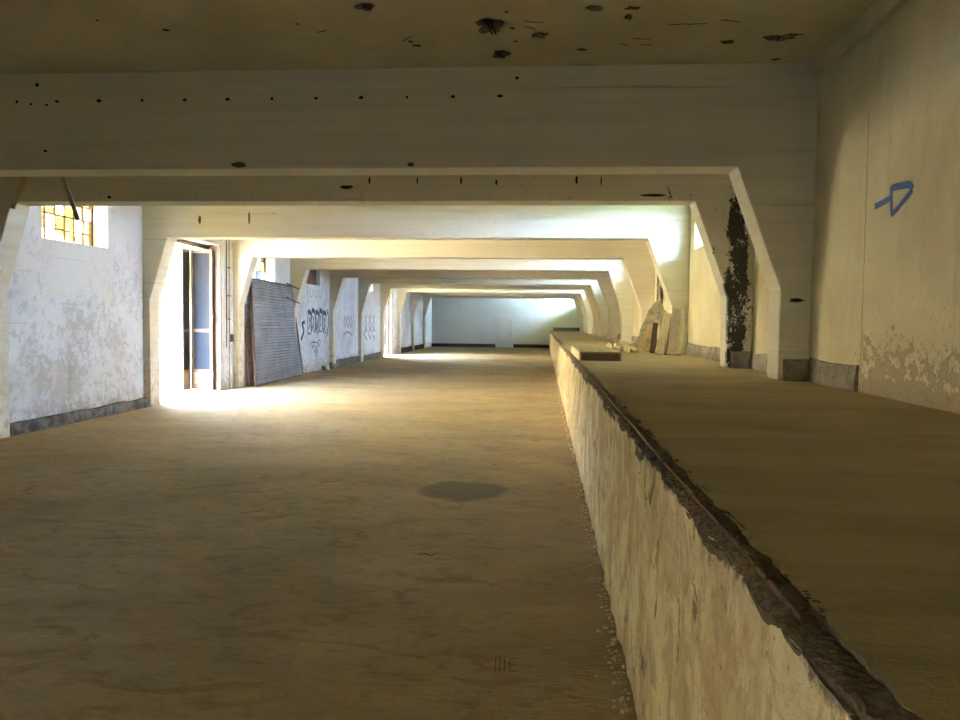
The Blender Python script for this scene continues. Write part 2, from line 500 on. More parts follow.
bm = bmesh.new(); box(bm, XR + WT, 90, -60, 120, -.249, -.03)  # unseen dark grass added to keep warm ground bounce off the beams
struct(obj('low_bounce_lawn', bm, M_GRASS), 'dark grass added outside the right wall to cut bounced light')

# eleven portal frames with haunched corners
def frame(n):
    y = FY(n)
    prof = [(XL, 0), (CL, 0), (CL, ZK), (HL, ZB), (HR, ZB), (CR, ZK), (CR, ZP), (XR, ZP), (XR, ZC), (XL, ZC)]
    bm = bmesh.new()
    a = [bm.verts.new((x, y, z)) for x, z in prof]
    b = [bm.verts.new((x, y + T, z)) for x, z in prof]
    bm.faces.new(a); bm.faces.new(b[::-1])
    for i in range(len(a)):
        j = (i + 1) % len(a)
        bm.faces.new((a[i], b[i], b[j], a[j]))
    o = obj('concrete_frame', bm, M_FRAME)
    bev(o, .014, 2)
    lab = {1: 'nearest concrete portal frame, deep dark beam with a row of bolt holes',
           2: 'second concrete portal frame, black mould down its right post',
           3: 'third concrete frame, just before the open doorway',
           4: 'fourth concrete frame, beside the leaning ribbed metal sheets'}.get(n, 'concrete portal frame further down the hall')
    struct(o, lab)
    o['group'] = 'row of concrete portal frames'
    return o
frames = {n: frame(n) for n in range(1, 12)}

# longitudinal strip under the ceiling along the right wall
bm = bmesh.new(); box(bm, XR - .05, XR, YB, FY(1), 3.60, ZC)
struct(obj('trim_1', bm, M_CEIL), 'shallow concrete ledge along the top of the right wall')

# ---- loading platform
def ystations():
    ys = []; y = .4
    while y < YF:
        ys.append(y); y += max(.022, (y * .010))
    ys = [YB, -3, -1, 0] + ys + [YF]
    return ys
YS = ystations()
def fx(y, z):  # face x
    b = .385 + (.402 - .385) * (z / .95)
    f = noise.fractal(Vector((0, y * 2.2, z * 1.3)), 1.0, 2.0, 4) * .016
    d = -.02 * max(0, noise.noise(Vector((9, y * 5.5, z * 1.2)))) + .022 * max(0, noise.noise(Vector((3, y * 3.1, z * .8))) - .1)
    return b + f * .7 + d
bm = bmesh.new()
zs = [0, .04, .1, .2, .3, .4, .5, .6, .7, .8, .86, .9]
cols = []
for y in YS:
    top = .994 + .014 * noise.noise(Vector((5, y * 2.7, 0))) + .012 * noise.noise(Vector((5, y * 11, 3)))
    col = [bm.verts.new((fx(y, z * top / .9), y, z * top / .9)) for z in zs]
    col.append(bm.verts.new((.56, y, top)))
    col.append(bm.verts.new((.56, y, 0)))
    cols.append(col)
for a, b in zip(cols, cols[1:]):
    for k in range(len(a) - 1):
        bm.faces.new((a[k], a[k+1], b[k+1], b[k]))
bm.faces.new(cols[0]); bm.faces.new(cols[-1][::-1])
platform_root = obj('loading_platform', bm, M_PFRONT, None, False)
struct(platform_root, 'raised concrete loading platform with a streaked, peeling front face')
# platform slab
bm = bmesh.new()
xs = [.465, .55, .75, 1.0, 1.4, 1.8, XR + .02]
cols = []
for y in YS:
    e = .468 + .010 * noise.noise(Vector((2, y * 6, 1))) + .01 * noise.noise(Vector((2, y * 21, 5)))
    row = [bm.verts.new((e if i == 0 else x, y, ZP)) for i, x in enumerate(xs)]
    row += [bm.verts.new((XR + .02, y, .05)), bm.verts.new((.50, y, .05)), bm.verts.new((e + .004, y, ZP - .03))]
    cols.append(row)
for a, b in zip(cols, cols[1:]):
    m = len(a)
    for k in range(m):
        bm.faces.new((a[k], a[(k+1) % m], b[(k+1) % m], b[k]))
bm.faces.new(cols[0]); bm.faces.new(cols[-1][::-1])
o = obj('platform_slab', bm, [M_PTOP, M_EDGE], platform_root)
for p in o.data.polygons:
    if p.normal.x < -.5: p.material_index = 1
o['label'] = 'dusty dark top surface of the platform'
# crumbled edge
bm = bmesh.new()
cols = []
for y in YS:
    row = []
    K = 9
    for k in range(K):
        u = k / (K - 1)
        x = .402 + u * (.492 - .402)
        z = 1.000 + .022 * min(1, u * 1.35) ** .6
        r = noise.fractal(Vector((x * 18, y * 8, 0)), 1, 2, 3)
        r2 = noise.noise(Vector((x * 9, y * 4.5, 7)))
        edge = 1 - max(0, (u - .8) / .2)
        z += (.011 * r + .016 * r2 - .008) * edge
        x += (.006 * r + (.02 * r2 - .004) * (1 - u))
        if u == 1: z = ZP - .012
        row.append(bm.verts.new((x, y, z)))
    row.append(bm.verts.new((.492, y, .87))); row.append(bm.verts.new((.43, y, .89)))
    cols.append(row)
for a, b in zip(cols, cols[1:]):
    m = len(a)
    for k in range(m):
        bm.faces.new((a[k], a[(k+1) % m], b[(k+1) % m], b[k]))
bm.faces.new(cols[0]); bm.faces.new(cols[-1][::-1])
o = obj('crumbled_edge', bm, M_EDGE, platform_root); o['label'] = 'dark brown broken edge of the platform'
bm = bmesh.new()
tube(bm, [(.437 + .004*noise.noise(Vector((1, y*3, 0))), y, 1.012 + .005*noise.noise(Vector((4, y*2, 0)))) for y in [1.3 + .12*i for i in range(70)]], .006, 6)
o = obj('edge_bar', bm, M_RUST, platform_root); o['label'] = 'thin rusty steel bar bedded in the platform edge'
# bigger clods at the rim and rubble at the foot (uncountable)
random.seed(4)
bm = bmesh.new()
def clod(bm, x, y, z, r):
    m = Matrix.Translation((x, y, z)) @ Matrix.Rotation(random.random()*6, 4, 'Z') @ Matrix.Diagonal((r*random.uniform(.7, 1.4), r*random.uniform(.7, 1.4), r*random.uniform(.4, .9), 1))
    ret = bmesh.ops.create_icosphere(bm, subdivisions=1, radius=1, matrix=m)
    for v in ret['verts']:
        v.co += Vector((random.uniform(-1, 1), random.uniform(-1, 1), random.uniform(-1, 1))) * r * .22
for i in range(900):
    y = 1.6 + 22 * random.random() ** 1.8
    r = random.uniform(.003, .010) if random.random() < .9 else random.uniform(.01, .018)
    clod(bm, .372 - abs(random.gauss(0, .035)), y, r*.3, r)
o = obj('rubble', bm, M_RUBBLE)
tag(o, 'crumbs of fallen render along the foot of the platform', 'rubble', kind='stuff')
bm = bmesh.new()
for i in range(260):
    y = 1.3 + 18 * random.random() ** 1.8
    r = random.uniform(.003, .008)
    clod(bm, random.uniform(.42, .485), y, 1.018, r)
o = obj('edge_crumbs', bm, M_EDGE, platform_root); o['kind'] = 'stuff'
bm = bmesh.new(); clod(bm, 0, 0, 0, .028)
o = obj('pebble', bm, plain('pale_chip', (0.75, .70, .58), .9)); o.location = (.355, 4.83, .014)
tag(o, 'pale loose stone chip lying at the foot of the platform', 'stone')

# ---- skirtings
def wob_box(name, x0, x1, y0, y1, z0, z1, mat, lab, amp=.012, side=1, parent=None, axis='y'):
    bm = bmesh.new()
    n = max(4, int((y1 - y0) / .12)); cols = []
    for i in range(n + 1):
        y = y0 + (y1 - y0) * i / n
        w = noise.noise(Vector((x0, y * 2.5, 1))) * amp; h = noise.noise(Vector((x1, y * 2.1, 5))) * amp * 2
        xi = (x0 if side < 0 else x1)
        xw = (x1 if side < 0 else x0)
        q = [(xw, z0), (xi + w, z0), (xi + w * .6, (z0 + z1) / 2), (xi + w * .7 - side * .015, z1 + h), (xw, z1 + h + .004)]
        cols.append([bm.verts.new((a, y, b) if axis == 'y' else (y, a, b)) for a, b in q])
    for a, b in zip(cols, cols[1:]):
        for k in range(len(a)):
            bm.faces.new((a[k], a[(k+1) % len(a)], b[(k+1) % len(a)], b[k]))
    bm.faces.new(cols[0]); bm.faces.new(cols[-1][::-1])
    return struct(obj(name, bm, mat), lab)
wob_box('baseboard_left', XL, XL + .10, FY(2) + T, FY(3), 0, .15, M_SKIRT, 'grey cement skirting under the barred window')
wob_box('baseboard_left', XL, XL + .08, FY(6) + T, FY(7), 0, .22, M_SKIRT, 'dark skirting in the sixth left bay')
wob_box('baseboard_left', XL, XL + .08, FY(7) + T, FY(8), 0, .22, M_SKIRT, 'dark skirting in the seventh left bay')
wob_box('baseboard_left', XL, XL + .08, FY(9) + T, FY(10), 0, .24, M_TAR, 'dark skirting beyond the far doorway')
wob_box('baseboard_left', XL, XL + .08, FY(10) + T, FY(11), 0, .24, M_TAR, 'dark skirting in the tenth left bay')
bays = [(5.95, FY(1))] + [(FY(n) + T, FY(n+1)) for n in range(1, 11)] + [(FY(11) + T, YF)]
for i, (a, b) in enumerate(bays):
    wob_box('baseboard_right', XR - .03, XR, a, b, ZP, ZP + (.17 if i else .19), M_PLINTH, 'rough cement plinth at the foot of the right wall, bay %d' % (i+1), side=-1)
for n in (1, 2):
    wob_box('baseboard_right', FY(n) - .03, FY(n), CR + .04, XR - .02, ZP, ZP + .19, M_PLINTH, 'rough plinth at the foot of a right post', side=-1, axis='x', amp=.006)
for a, b in ((XL, -2.86), (-1.78, .38)):
    wob_box('baseboard_far', YF - .05, YF, a, b, 0, .20, M_TAR, 'black skirting along the end wall', side=-1, axis='x', amp=.004)
wob_box('baseboard_far', YF - .05, YF, .6, XR, ZP, ZP + .22, M_TAR, 'black skirting above the platform end', side=-1, axis='x', amp=.004)

# ---- windows
def window(n, side, y0, y1, z0, z1, nv, nh, gm, label, broken=()):
    w = empty('window_%d' % n, ((XL - .27) if side < 0 else (XR + .28), (y0+y1)/2, z0))
    struct(w, label)
    x = w.location.x
    bm = bmesh.new(); f = .035
    box(bm, x-.025, x+.025, y0, y1, z0, z0+f); box(bm, x-.025, x+.025, y0, y1, z1-f, z1)
    box(bm, x-.025, x+.025, y0, y0+f, z0+f, z1-f); box(bm, x-.025, x+.025, y1-f, y1, z0+f, z1-f)
    obj('window_frame', bm, M_RUST, w)
    for k in range(1, nv):
        y = y0 + (y1-y0)*k/nv
        bm = bmesh.new(); box(bm, x-.012, x+.012, y-.011, y+.011, z0+f, z1-f)
        obj('glazing_bar', bm, M_RUST, w)
    for k in range(1, nh):
        z = z0 + (z1-z0)*k/nh
        bm = bmesh.new(); box(bm, x-.0115, x+.0115, y0+f, y1-f, z-.010, z+.010)
        obj('glazing_bar', bm, M_RUST, w)
    for i in range(nv):
        for j in range(nh):
            if (i, j) in broken: continue
            a, b = y0+(y1-y0)*i/nv, y0+(y1-y0)*(i+1)/nv
            c, d = z0+(z1-z0)*j/nh, z0+(z1-z0)*(j+1)/nh
            bm = bmesh.new(); box(bm, x-.003, x+.003, a, b, c, d)
            mm = gm if not isinstance(gm, (list, tuple)) else gm[(i*3 + j*2 + i*j) % len(gm)]
            obj('pane', bm, mm, w)
    return w
w1 = window(1, -1, *LW[0], 7, 4, [M_GLASSY, M_GLASS, M_GLASSY], 'barred steel window high in the left wall with yellowed panes', broken=((0, 1), (2, 0), (2, 1), (4, 3)))
window(2, -1, *LW[1], 6, 3, [M_GLASSD, M_GLASSD, M_GLASSY, M_GLASSD], 'grimy broken window above the leaning metal sheets', broken=((1, 1), (4, 2), (5, 0), (2, 2)))
window(4, -1, *LW[3], 3, 2, M_GLASS, 'small broken window near the far doorway', broken=((1, 0), (2, 1)))
for i, r in enumerate(RW):
    window(5 + i, 1, *r, 5, 2, M_GLASS if i == len(RW) - 1 else M_FROST, 'high steel window in the right wall above the platform, opening %d' % (i+1), broken=((1, 1),) if i % 3 == 0 else ())
# boarded window
w = empty('window_3', (XL - .12, (LW[2][0]+LW[2][1])/2, LW[2][2])); struct(w, 'boarded up window above the graffiti')
for k in range(4):
    a = LW[2][0] + (LW[2][1]-LW[2][0])*k/4
    bm = bmesh.new(); box(bm, XL-.14, XL-.11, a+.004, a + (LW[2][1]-LW[2][0])/4 - .004, LW[2][2], LW[2][3])
    obj('board', bm, M_WOODB, w)
bm = bmesh.new(); box(bm, XL - .02, XL + .015, 22.1, 23.9, 2.13, 2.50)
o = obj('plaster_patch', bm, M_WALL, wall_left)

# ---- doorways
def doorway(n, D, label):
    w = empty('door_%d' % n, (XL - .35, D[1], 0)); struct(w, label)
    x0, x1 = XL - .36, XL - .26
    bm = bmesh.new()
    box(bm, x0, x1, D[1] - .07, D[1], 0, D[3]); box(bm, x0, x1, D[0], D[0] + .07, 0, D[3]); box(bm, x0, x1, D[0] + .07, D[1] - .07, D[3] - .08, D[3])
    box(bm, x1, XL - .004, D[1] - .03, D[1] - .001, 0, D[3]); box(bm, x1, XL - .004, D[0] + .001, D[0] + .03, 0, D[3])
    bev(obj('door_frame', bm, M_DOORW, w), .004)
    # open folding leaf standing against the far jamb: stiles, rails, panes
    def leaf(ox, oy, ang, wd):
        R = Matrix.Translation((ox, oy, 0.03)) @ Matrix.Rotation(ang, 4, 'Z')
        H = D[3] - .13
        bm = bmesh.new(); s = .055
        box(bm, 0, s, -.02, .02, 0, H, R); box(bm, wd-s, wd, -.02, .02, 0, H, R)
        box(bm, s, wd-s, -.02, .02, 0, .12, R); box(bm, s, wd-s, -.02, .02, H-.07, H, R)
        box(bm, s, wd-s, -.018, .018, 1.20, 1.27, R); box(bm, s, wd-s, -.018, .018, .36, .42, R)
        lf = obj('door_leaf', bm, M_DOORW, w)
        bm = bmesh.new(); box(bm, s, wd-s, -.008, .008, .42, 1.20, R); box(bm, s, wd-s, -.008, .008, 1.27, H-.07, R)
        p = obj('door_panel', bm, M_DPAN, lf)
        bm = bmesh.new(); box(bm, s, wd-s, -.010, .010, .12, .36, R)
        obj('kick_panel', bm, M_WOODB, lf)
        bm = bmesh.new(); box(bm, .01, .045, -.045, -.02, 1.05, 1.17, R)
        obj('door_handle', bm, M_STEEL, lf)
        for hz in (.3, 1.5, 2.7):
            bm = bmesh.new(); tube(bm, [R @ Vector((wd+.012, -.01, hz-.05)), R @ Vector((wd+.012, -.01, hz+.05))], .010, 8)
            obj('hinge', bm, M_STEEL, lf)
    leaf(XL - .60, D[1] - .13, .02, .46)
    leaf(XL - .62, D[1] - .16, PI*.52 + PI, .40)
    bm = bmesh.new(); box(bm, XL - WT, XL, D[0], D[1], -.02, .012)
    obj('threshold', bm, M_BARE, w)
    return w
g = G('blue_grey_door_sheet')
Xp, Yp, Zp = g.xyz()
n1 = g.noise(1, 5, .6, g.map((3, 3, .9)))
c = g.mix(g.step(n1, .35, .65), (0.010, 0.012, 0.017), (0.022, 0.017, 0.011))
M_DPAN = g.done(c, .6, n1, .1, .005, 0, .15)
doorway(1, D1, 'open doorway to the bright yard with a tall narrow folded door leaf')
doorway(2, D2, 'far open doorway in the left wall, lit yellow')
# far white door in end wall
w = empty('door_3', (-2.32, YF - .03, 0)); struct(w, 'closed white door in the far end wall')
bm = bmesh.new(); box(bm, -2.80, -1.86, YF-.05, YF, 0, 1.68)
bev(obj('door_leaf', bm, M_WHITE, w), .01)
bm = bmesh.new(); box(bm, -2.86, -2.80, YF-.07, YF, 0, 1.74); box(bm, -1.86, -1.80, YF-.07, YF, 0, 1.74); box(bm, -2.80, -1.86, YF-.07, YF, 1.68, 1.74)
bev(obj('door_frame', bm, M_FAR, w), .008)
bm = bmesh.new(); tube(bm, [(-1.95, YF-.05, .95), (-1.95, YF-.10, .95), (-2.06, YF-.10, .95)], .012)
obj('door_handle', bm, M_STEEL, w)

# conduits and switch between the doorway and frame four
t = empty('cable_conduit', (XL + .02, 16.42, 0))
tag(t, 'thin vertical cable conduit with a small switch box beside the open doorway', 'conduit')
bm = bmesh.new(); tube(bm, [(XL + .022, 16.42, 0.0), (XL + .022, 16.42, 3.7)], .012, 8)
obj('pipe', bm, M_BARE, t)
bm = bmesh.new(); tube(bm, [(XL + .018, 16.28, 0.9), (XL + .018, 16.28, 3.7)], .010, 8)
obj('pipe', bm, M_RUST, t)
bm = bmesh.new(); box(bm, XL, XL + .06, 16.46, 16.56, 1.02, 1.18)
bev(obj('switch_box', bm, M_WOODD, t), .008)
for z in (1.5, 2.0, 2.6, 3.2):
    bm = bmesh.new(); box(bm, XL, XL + .038, 16.37, 16.47, z, z + .02)
    obj('pipe_clip', bm, M_STEEL, t)

# ---- leaning ribbed metal sheets
def ribbed(name, b0, b1, t0, t1, nr, label, grp):
    """corrugated sheet between bottom edge b0-b1 and top edge t0-t1 (ribs run along the sheet)"""
    b0, b1, t0, t1 = map(Vector, (b0, b1, t0, t1))
    root = empty(name, (b0 + b1) / 2)
    tag(root, label, 'metal sheet', grp)
    nrm = (b1 - b0).cross(t0 - b0).normalized()
    if nrm.x < 0: nrm = -nrm
    bm = bmesh.new(); per = 4; rows = []
    fr = [(0, 0), (.18, 1), (.5, 1), (.68, 0)]
    for i in range(nr):
        for f, h in fr:
            v = (i + f) / nr
            row = []
            for k in range(13):
                u = k / 12
                p = (b0.lerp(b1, u)).lerp(t0.lerp(t1, u), v)
                p = p + nrm * (.026 * h + .03 * noise.noise(Vector((u * 2.5, v * 2, len(label)))))
                row.append(bm.verts.new(p))
            rows.append(row)
    for a, b in zip(rows, rows[1:]):
        for k in range(12):
            bm.faces.new((a[k], a[k+1], b[k+1], b[k]))
    o = obj('ribbed_sheet', bm, M_RIB, root)
    m = o.modifiers.new('solid', 'SOLIDIFY'); m.thickness = .006
    for (a, b) in ((b0, t0), (b1, t1), (b0, b1), (t0, t1)):
        bm = bmesh.new(); plank(bm, a + nrm*.008, b + nrm*.008, .05, .035, nrm)
        obj('edge_rail', bm, M_RUST if (a is b0 and b is t0) or (a is b1) else M_STEEL, root)
    return root
ribbed('ribbed_metal_sheet', (-6.44, 17.12, .02), (-6.56, 21.0, .02), (-6.60, 17.25, 2.44), (-6.715, 20.46, 2.40), 34,
       'front one of two grey ribbed metal sheets leaning on the left wall', 'leaning ribbed metal sheets')
ribbed('ribbed_metal_sheet', (-6.575, 17.06, .02), (-6.64, 20.4, .02), (-6.69, 17.08, 2.40), (-6.735, 20.1, 2.34), 34,
       'rear one of two grey ribbed metal sheets, half hidden beside the fourth frame', 'leaning ribbed metal sheets')

# ---- graffiti on the left wall, arrow on the right wall
def lw3(u, v, h): return Vector((XL + .001 + h, u, v))
def rw3(u, v, h): return Vector((XR - .001 - h, u, v))
def smooth_pts(pts, k=5):
    out = []
    P = [Vector(p) for p in pts]
    for i in range(len(P) - 1):
        p0 = P[max(i-1, 0)]; p1 = P[i]; p2 = P[i+1]; p3 = P[min(i+2, len(P)-1)]
        for j in range(k):
            t = j / k
            out.append(.5 * ((2*p1) + (p2-p0)*t + (2*p0-5*p1+4*p2-p3)*t*t + (3*p1-p0-3*p2+p3)*t**3))
    out.append(P[-1]); return [tuple(p) for p in out]
bm = bmesh.new()
ribbon(bm, smooth_pts([(5.755, 2.343), (5.62, 2.352), (5.49, 2.366)]), .042, rw3)
ribbon(bm, smooth_pts([(5.505, 2.44), (5.495, 2.33), (5.485, 2.245)]), .036, rw3)
ribbon(bm, smooth_pts([(5.485, 2.245), (5.36, 2.295), (5.20, 2.365)]), .036, rw3)
ribbon(bm, smooth_pts([(5.20, 2.368), (5.24, 2.405), (5.35, 2.418), (5.50, 2.428)]), .046, rw3)
o = obj('painted_arrow', bm, M_BLUE, wall_right); o['label'] = 'blue spray painted arrow pointing right'

# bubble lettering: closed loops with fill scribbles
bm = bmesh.new()
y0, y1, z0, z1 = 21.85, 24.1, 1.02, 1.80
nl = 5
for i in range(nl):
    a = y0 + .25 + (y1 - y0 - .3) * i / nl; w_ = (y1 - y0 - .3) / nl
    zb, zt = z0 + .10 + .06 * (i % 2), z1 - .05 * ((i+1) % 2)
    jj = lambda q: .10 * noise.noise(Vector((i*3.1, q, 2)))
    loop = [(a + .12*w_ + jj(1), zb), (a + jj(2), (zb+zt)/2), (a + .2*w_, zt + jj(3)), (a + .6*w_, zt + .03), (a + .98*w_, zt - .08 + jj(4)), (a + (.95 if i % 2 else .74)*w_, (zb+zt)/2 + jj(5)), (a + 1.0*w_, zb + .1 + jj(6)), (a + .66*w_, zb - .02), (a + .45*w_, zb + .2*(i % 3)), (a + .12*w_ + jj(1), zb)]
    ribbon(bm, smooth_pts(loop, 4), .04, lw3)
    ribbon(bm, smooth_pts([(a + .35*w_, zt - .16), (a + .5*w_, zt - .24), (a + .4*w_, zt - .3)], 3), .06, lw3)
    ribbon(bm, smooth_pts([(a + .3*w_, zb + .14), (a + .5*w_, zb + .2), (a + .45*w_, zb + .28)], 3), .05, lw3)
    ribbon(bm, smooth_pts([(a + .1*w_, zt - .02), (a + .5*w_, zt + .0), (a + .9*w_, zt - .06)], 3), .13, lw3)
ribbon(bm, smooth_pts([(24.12, 1.85), (24.3, 1.6), (24.28, 1.3), (24.1, 1.0)]), .06, lw3)
ribbon(bm, smooth_pts([(21.5, .95), (21.75, 1.2), (21.6, 1.4), (21.85, 1.45)]), .10, lw3)
o = obj('graffiti', bm, M_INK, wall_left); o['label'] = 'dark blue bubble letter graffiti'
bm = bmesh.new()
for (a, b) in ((22.5, .86), (22.75, .70), (23.1, .88), (22.85, .60)):
    ribbon(bm, smooth_pts([(a, b), (a+.12, b-.16), (a+.3, b-.02), (a+.1, b+.04)]), .025, lw3)
ribbon(bm, smooth_pts([(22.5, .86), (23.2, .84)]), .02, lw3)
obj('graffiti', bm, M_INK, wall_left)['label'] = 'small scribble below the bubble letters'
bm = bmesh.new()
for k, a in enumerate((25.95+.3, 27.0, 27.35)):
    pass
for a in (26.15+.2, 26.75, 27.15):
    ribbon(bm, smooth_pts([(a, 1.65), (a-.1, 1.45), (a+.12, 1.28), (a+.22, 1.5), (a, 1.65)], 4), .05, lw3)
ribbon(bm, smooth_pts([(26.2, 1.02), (26.7, 1.12), (27.4, 1.0)], 5), .06, lw3)
for a in (29.4, 30.1, 30.8):
    ribbon(bm, smooth_pts([(a, 1.7), (a+.3, 1.3), (a-.1, 1.0), (a+.35, .8)], 4), .07, lw3)
    ribbon(bm, smooth_pts([(a+.35, 1.75), (a-.05, 1.35), (a+.4, 1.1)], 4), .06, lw3)
obj('graffiti', bm, M_INKF, wall_left)['label'] = 'faded pale blue scrawls further along'
bm = bmesh.new()
for a in (22.3, 22.75, 23.2):
    ribbon(bm, smooth_pts([(a, 2.42), (a+.05, 2.2), (a+.3, 2.25), (a+.2, 2.42)], 3), .03, lambda u, v, h: Vector((XL+.016+h, u, v)))
obj('graffiti', bm, M_INKR, wall_left)['label'] = 'pale reddish marks under the boarded window'

# steel rods sticking out of frame five
t = frames[5]
for z in (2.35, 1.98):
    bm = bmesh.new(); tube(bm, [(HL - .20, FY(5) + .02, z - .02), (HL - .30, FY(5) - .7, z + .1)], .018, 6)
    obj('steel_rod', bm, M_STEEL, t)

# debris at the wall foot, fifth left bay
random.seed(9)
for i, (yy, h) in enumerate(((22.9, .20), (23.3, .16), (23.75, .24), (24.15, .2))):
    bm = bmesh.new()
    clod(bm, 0, 0, h * .42, h * .45)
    for v in bm.verts: v.co.z *= 1.25
    mz = min(v.co.z for v in bm.verts)
    for v in bm.verts: v.co.z -= mz
    o = obj('rubble_lump', bm, M_WALL if i % 2 else M_PLINTH); o.location = (XL + .26, yy, 0)
    tag(o, ['dark lump nearest the ribbed sheets, at the left wall foot', 'second pale lump at the left wall foot below the graffiti',
            'third dark lump at the left wall foot below the graffiti', 'pale lump farthest along, close to the sixth frame post'][i], 'rubble', 'lumps at the foot of the left wall')

# ---- laths under frame two
for p0, p1, w_, lab in (((-6.03, 8.84, 3.30), (-6.22, 8.80, 2.77), .055, 'pale wooden lath nailed slanting across the left haunch of the second frame'),
                        ((-5.68, 8.84, 3.30), (-5.42, 8.80, 2.64), .045, 'grey wooden lath hanging slanted in front of the barred window')):
    bm = bmesh.new(); plank(bm, p0, p1, w_, .022, (1, 0, .35))
    for k in (.12, .3):
        q = Vector(p0).lerp(Vector(p1), k); tube(bm, [q + Vector((0, .06, 0)), q - Vector((0, .016, 0))], .004, 5)
    o = obj('wooden_lath', bm, M_WOODP if w_ > .05 else M_WOODG)
    tag(o, lab, 'lath', 'loose laths on the second frame')

# ---- bolt holes on beam one, marks on beam two
def disc_y(bm, x, z, rx, rz, y, seed, amp=.2):
    out = blob_outline(x, z, rx, rz, seed, 14, amp)
    plate(bm, [(u, y, v) for u, v in out], (0, -1, 0), .003)
xs_ = [-4.888, -4.5, -4.096, -3.685, -3.28, -2.876, -2.467, -2.062, -1.652, -1.237, -.825, -.409]
for i, x in enumerate(xs_):
    bm = bmesh.new(); disc_y(bm, x, 3.493, .013 + .005*(i % 3), .013, FY(1), i)
    obj('bolt_hole', bm, M_HOLE, frames[1])
for x, z, rx, rz in ((-.261, 3.647, .016, .014), (-4.69, 3.644, .02, .016), (-4.62, 3.04, .018, .012), (-4.75, 3.47, .012, .012), (-4.6, 3.462, .014, .01)):
    bm = bmesh.new(); disc_y(bm, x, z, rx, rz, FY(1), x*3)
    obj('bolt_hole', bm, M_HOLE, frames[1])
for x, z, rx, rz in ((-2.776, 2.905, .065, .028), (-1.2, 2.90, .03, .02)):
    bm = bmesh.new(); disc_y(bm, x, z, rx, rz, FY(1), x*3)
    obj('chipped_spot', bm, M_SPALL, frames[1])
for x, z, rx, rz in ((-2.27, 3.03, .075, .02), (-5.1, 2.92, .022, .018), (-2.0, 3.10, .012, .04), (-1.45, 3.10, .008, .035), (-.95, 3.10, .012, .045), (1.20, 2.93, .14, .014), (-.55, 3.08, .014, .03), (.35, 3.1, .014, .05), (.62, 3.09, .008, .05)):
    bm = bmesh.new(); disc_y(bm, x, z, rx, rz, FY(2), x*5)
    obj('chipped_spot', bm, M_HOLE, frames[2])
for x, z, rx, rz in ((-5.75, 3.16, .025, .07), (-4.9, 3.2, .02, .09)):
    bm = bmesh.new(); disc_y(bm, x, z, rx, rz, FY(3), x*5)
    obj('chipped_spot', bm, M_SPALL, frames[3])
bm = bmesh.new(); disc_y(bm, 2.17, 1.72, .07, .012, FY(1), 3, .5)
obj('chipped_spot', bm, M_HOLE, frames[1])

# ---- spalled patches on the ceiling, with exposed bars
def spall(cx, cy, rx, ry, seed, ang=0, bars=0, mat=M_SPALL):
    bm = bmesh.new()
    out = blob_outline(cx, cy, rx, ry, seed, 26, .45, ang)
    plate(bm, [(x, y, ZC + .002) for x, y in out], (0, 0, -1), .006)
    o = obj('spalled_patch', bm, mat, ceiling)
    for k in range(bars):
        dx = (k - (bars-1)/2) * .03
        bm = bmesh.new()
        tube(bm, [(cx + dx - ry*.6*math.sin(ang), cy - ry*.75*math.cos(ang), ZC - .006), (cx + dx + ry*.6*math.sin(ang), cy + ry*.75*math.cos(ang), ZC - .006)], .008, 6)
        obj('reinforcing_bar', bm, M_HOLE, o)
spall(-.43, 6.08, .075, .17, 1, .12, 2)
spall(-.50, 6.0, .04, .05, 2.3, .0, 0)
spall(-.395, 6.69, .075, .075, 3, .2, 1)
spall(-1.31, 5.66, .055, .05, 4, 0, 1)
spall(-.06, 6.275, .06, .05, 5.2, 0, 0)
spall(.336, 5.77, .06, .03, 6, .3, 0)
spall(.60, 5.78, .045, .03, 7, 0, 0)
spall(.595, 5.94, .028, .035, 8, 0, 0)
spall(.28, 6.62, .05, .025, 9, .1, 0)
spall(1.435, 6.50, .045, .035, 10, .3, 0)
spall(1.80, 6.43, .11, .055, 11.5, .25, 1)
spall(1.90, 6.36, .06, .03, 12.7, -.1, 0)
spall(1.93, 6.93, .03, .02, 12, -.1, 0)
for x, y, r in ((-2.97, 6.02, .03), (-.30, 5.80, .018), (-.27, 6.12, .016), (-.255, 6.40, .014), (-1.10, 6.36, .02), (-1.06, 6.46, .03), (-1.9, 5.95, .012), (-3.4, 5.8, .012)):
    spall(x, y, r, r * .6, x*4, .3, 0, M_HOLE)
random.seed(12)
def crack(x, y, ln, ang):
    bm = bmesh.new(); pts = []
    for i in range(8):
        u = (i/7 - .5) * ln
        pts.append((x + u*math.cos(ang) + random.uniform(-.01, .01), y + u*math.sin(ang) + random.uniform(-.012, .012)))
    ribbon(bm, pts, [.004, .008, .01, .007, .009, .008, .006, .003], lambda u, v, h: Vector((u, v, ZC + .001 - h)), .004)
    obj('crack', bm, M_SPALL, ceiling)
for a in ((-.10, 6.0, .16, .2), (-.13, 6.12, .12, .9), (.74, 6.40, .14, .1), (.62, 6.52, .10, .5), (.80, 6.53, .10, 0), (1.05, 6.1, .3, .05), (1.35, 6.05, .16, .3), (-1.12, 6.3, .16, -.8), (-1.75, 6.1, .10, -.5)):
    crack(*a)

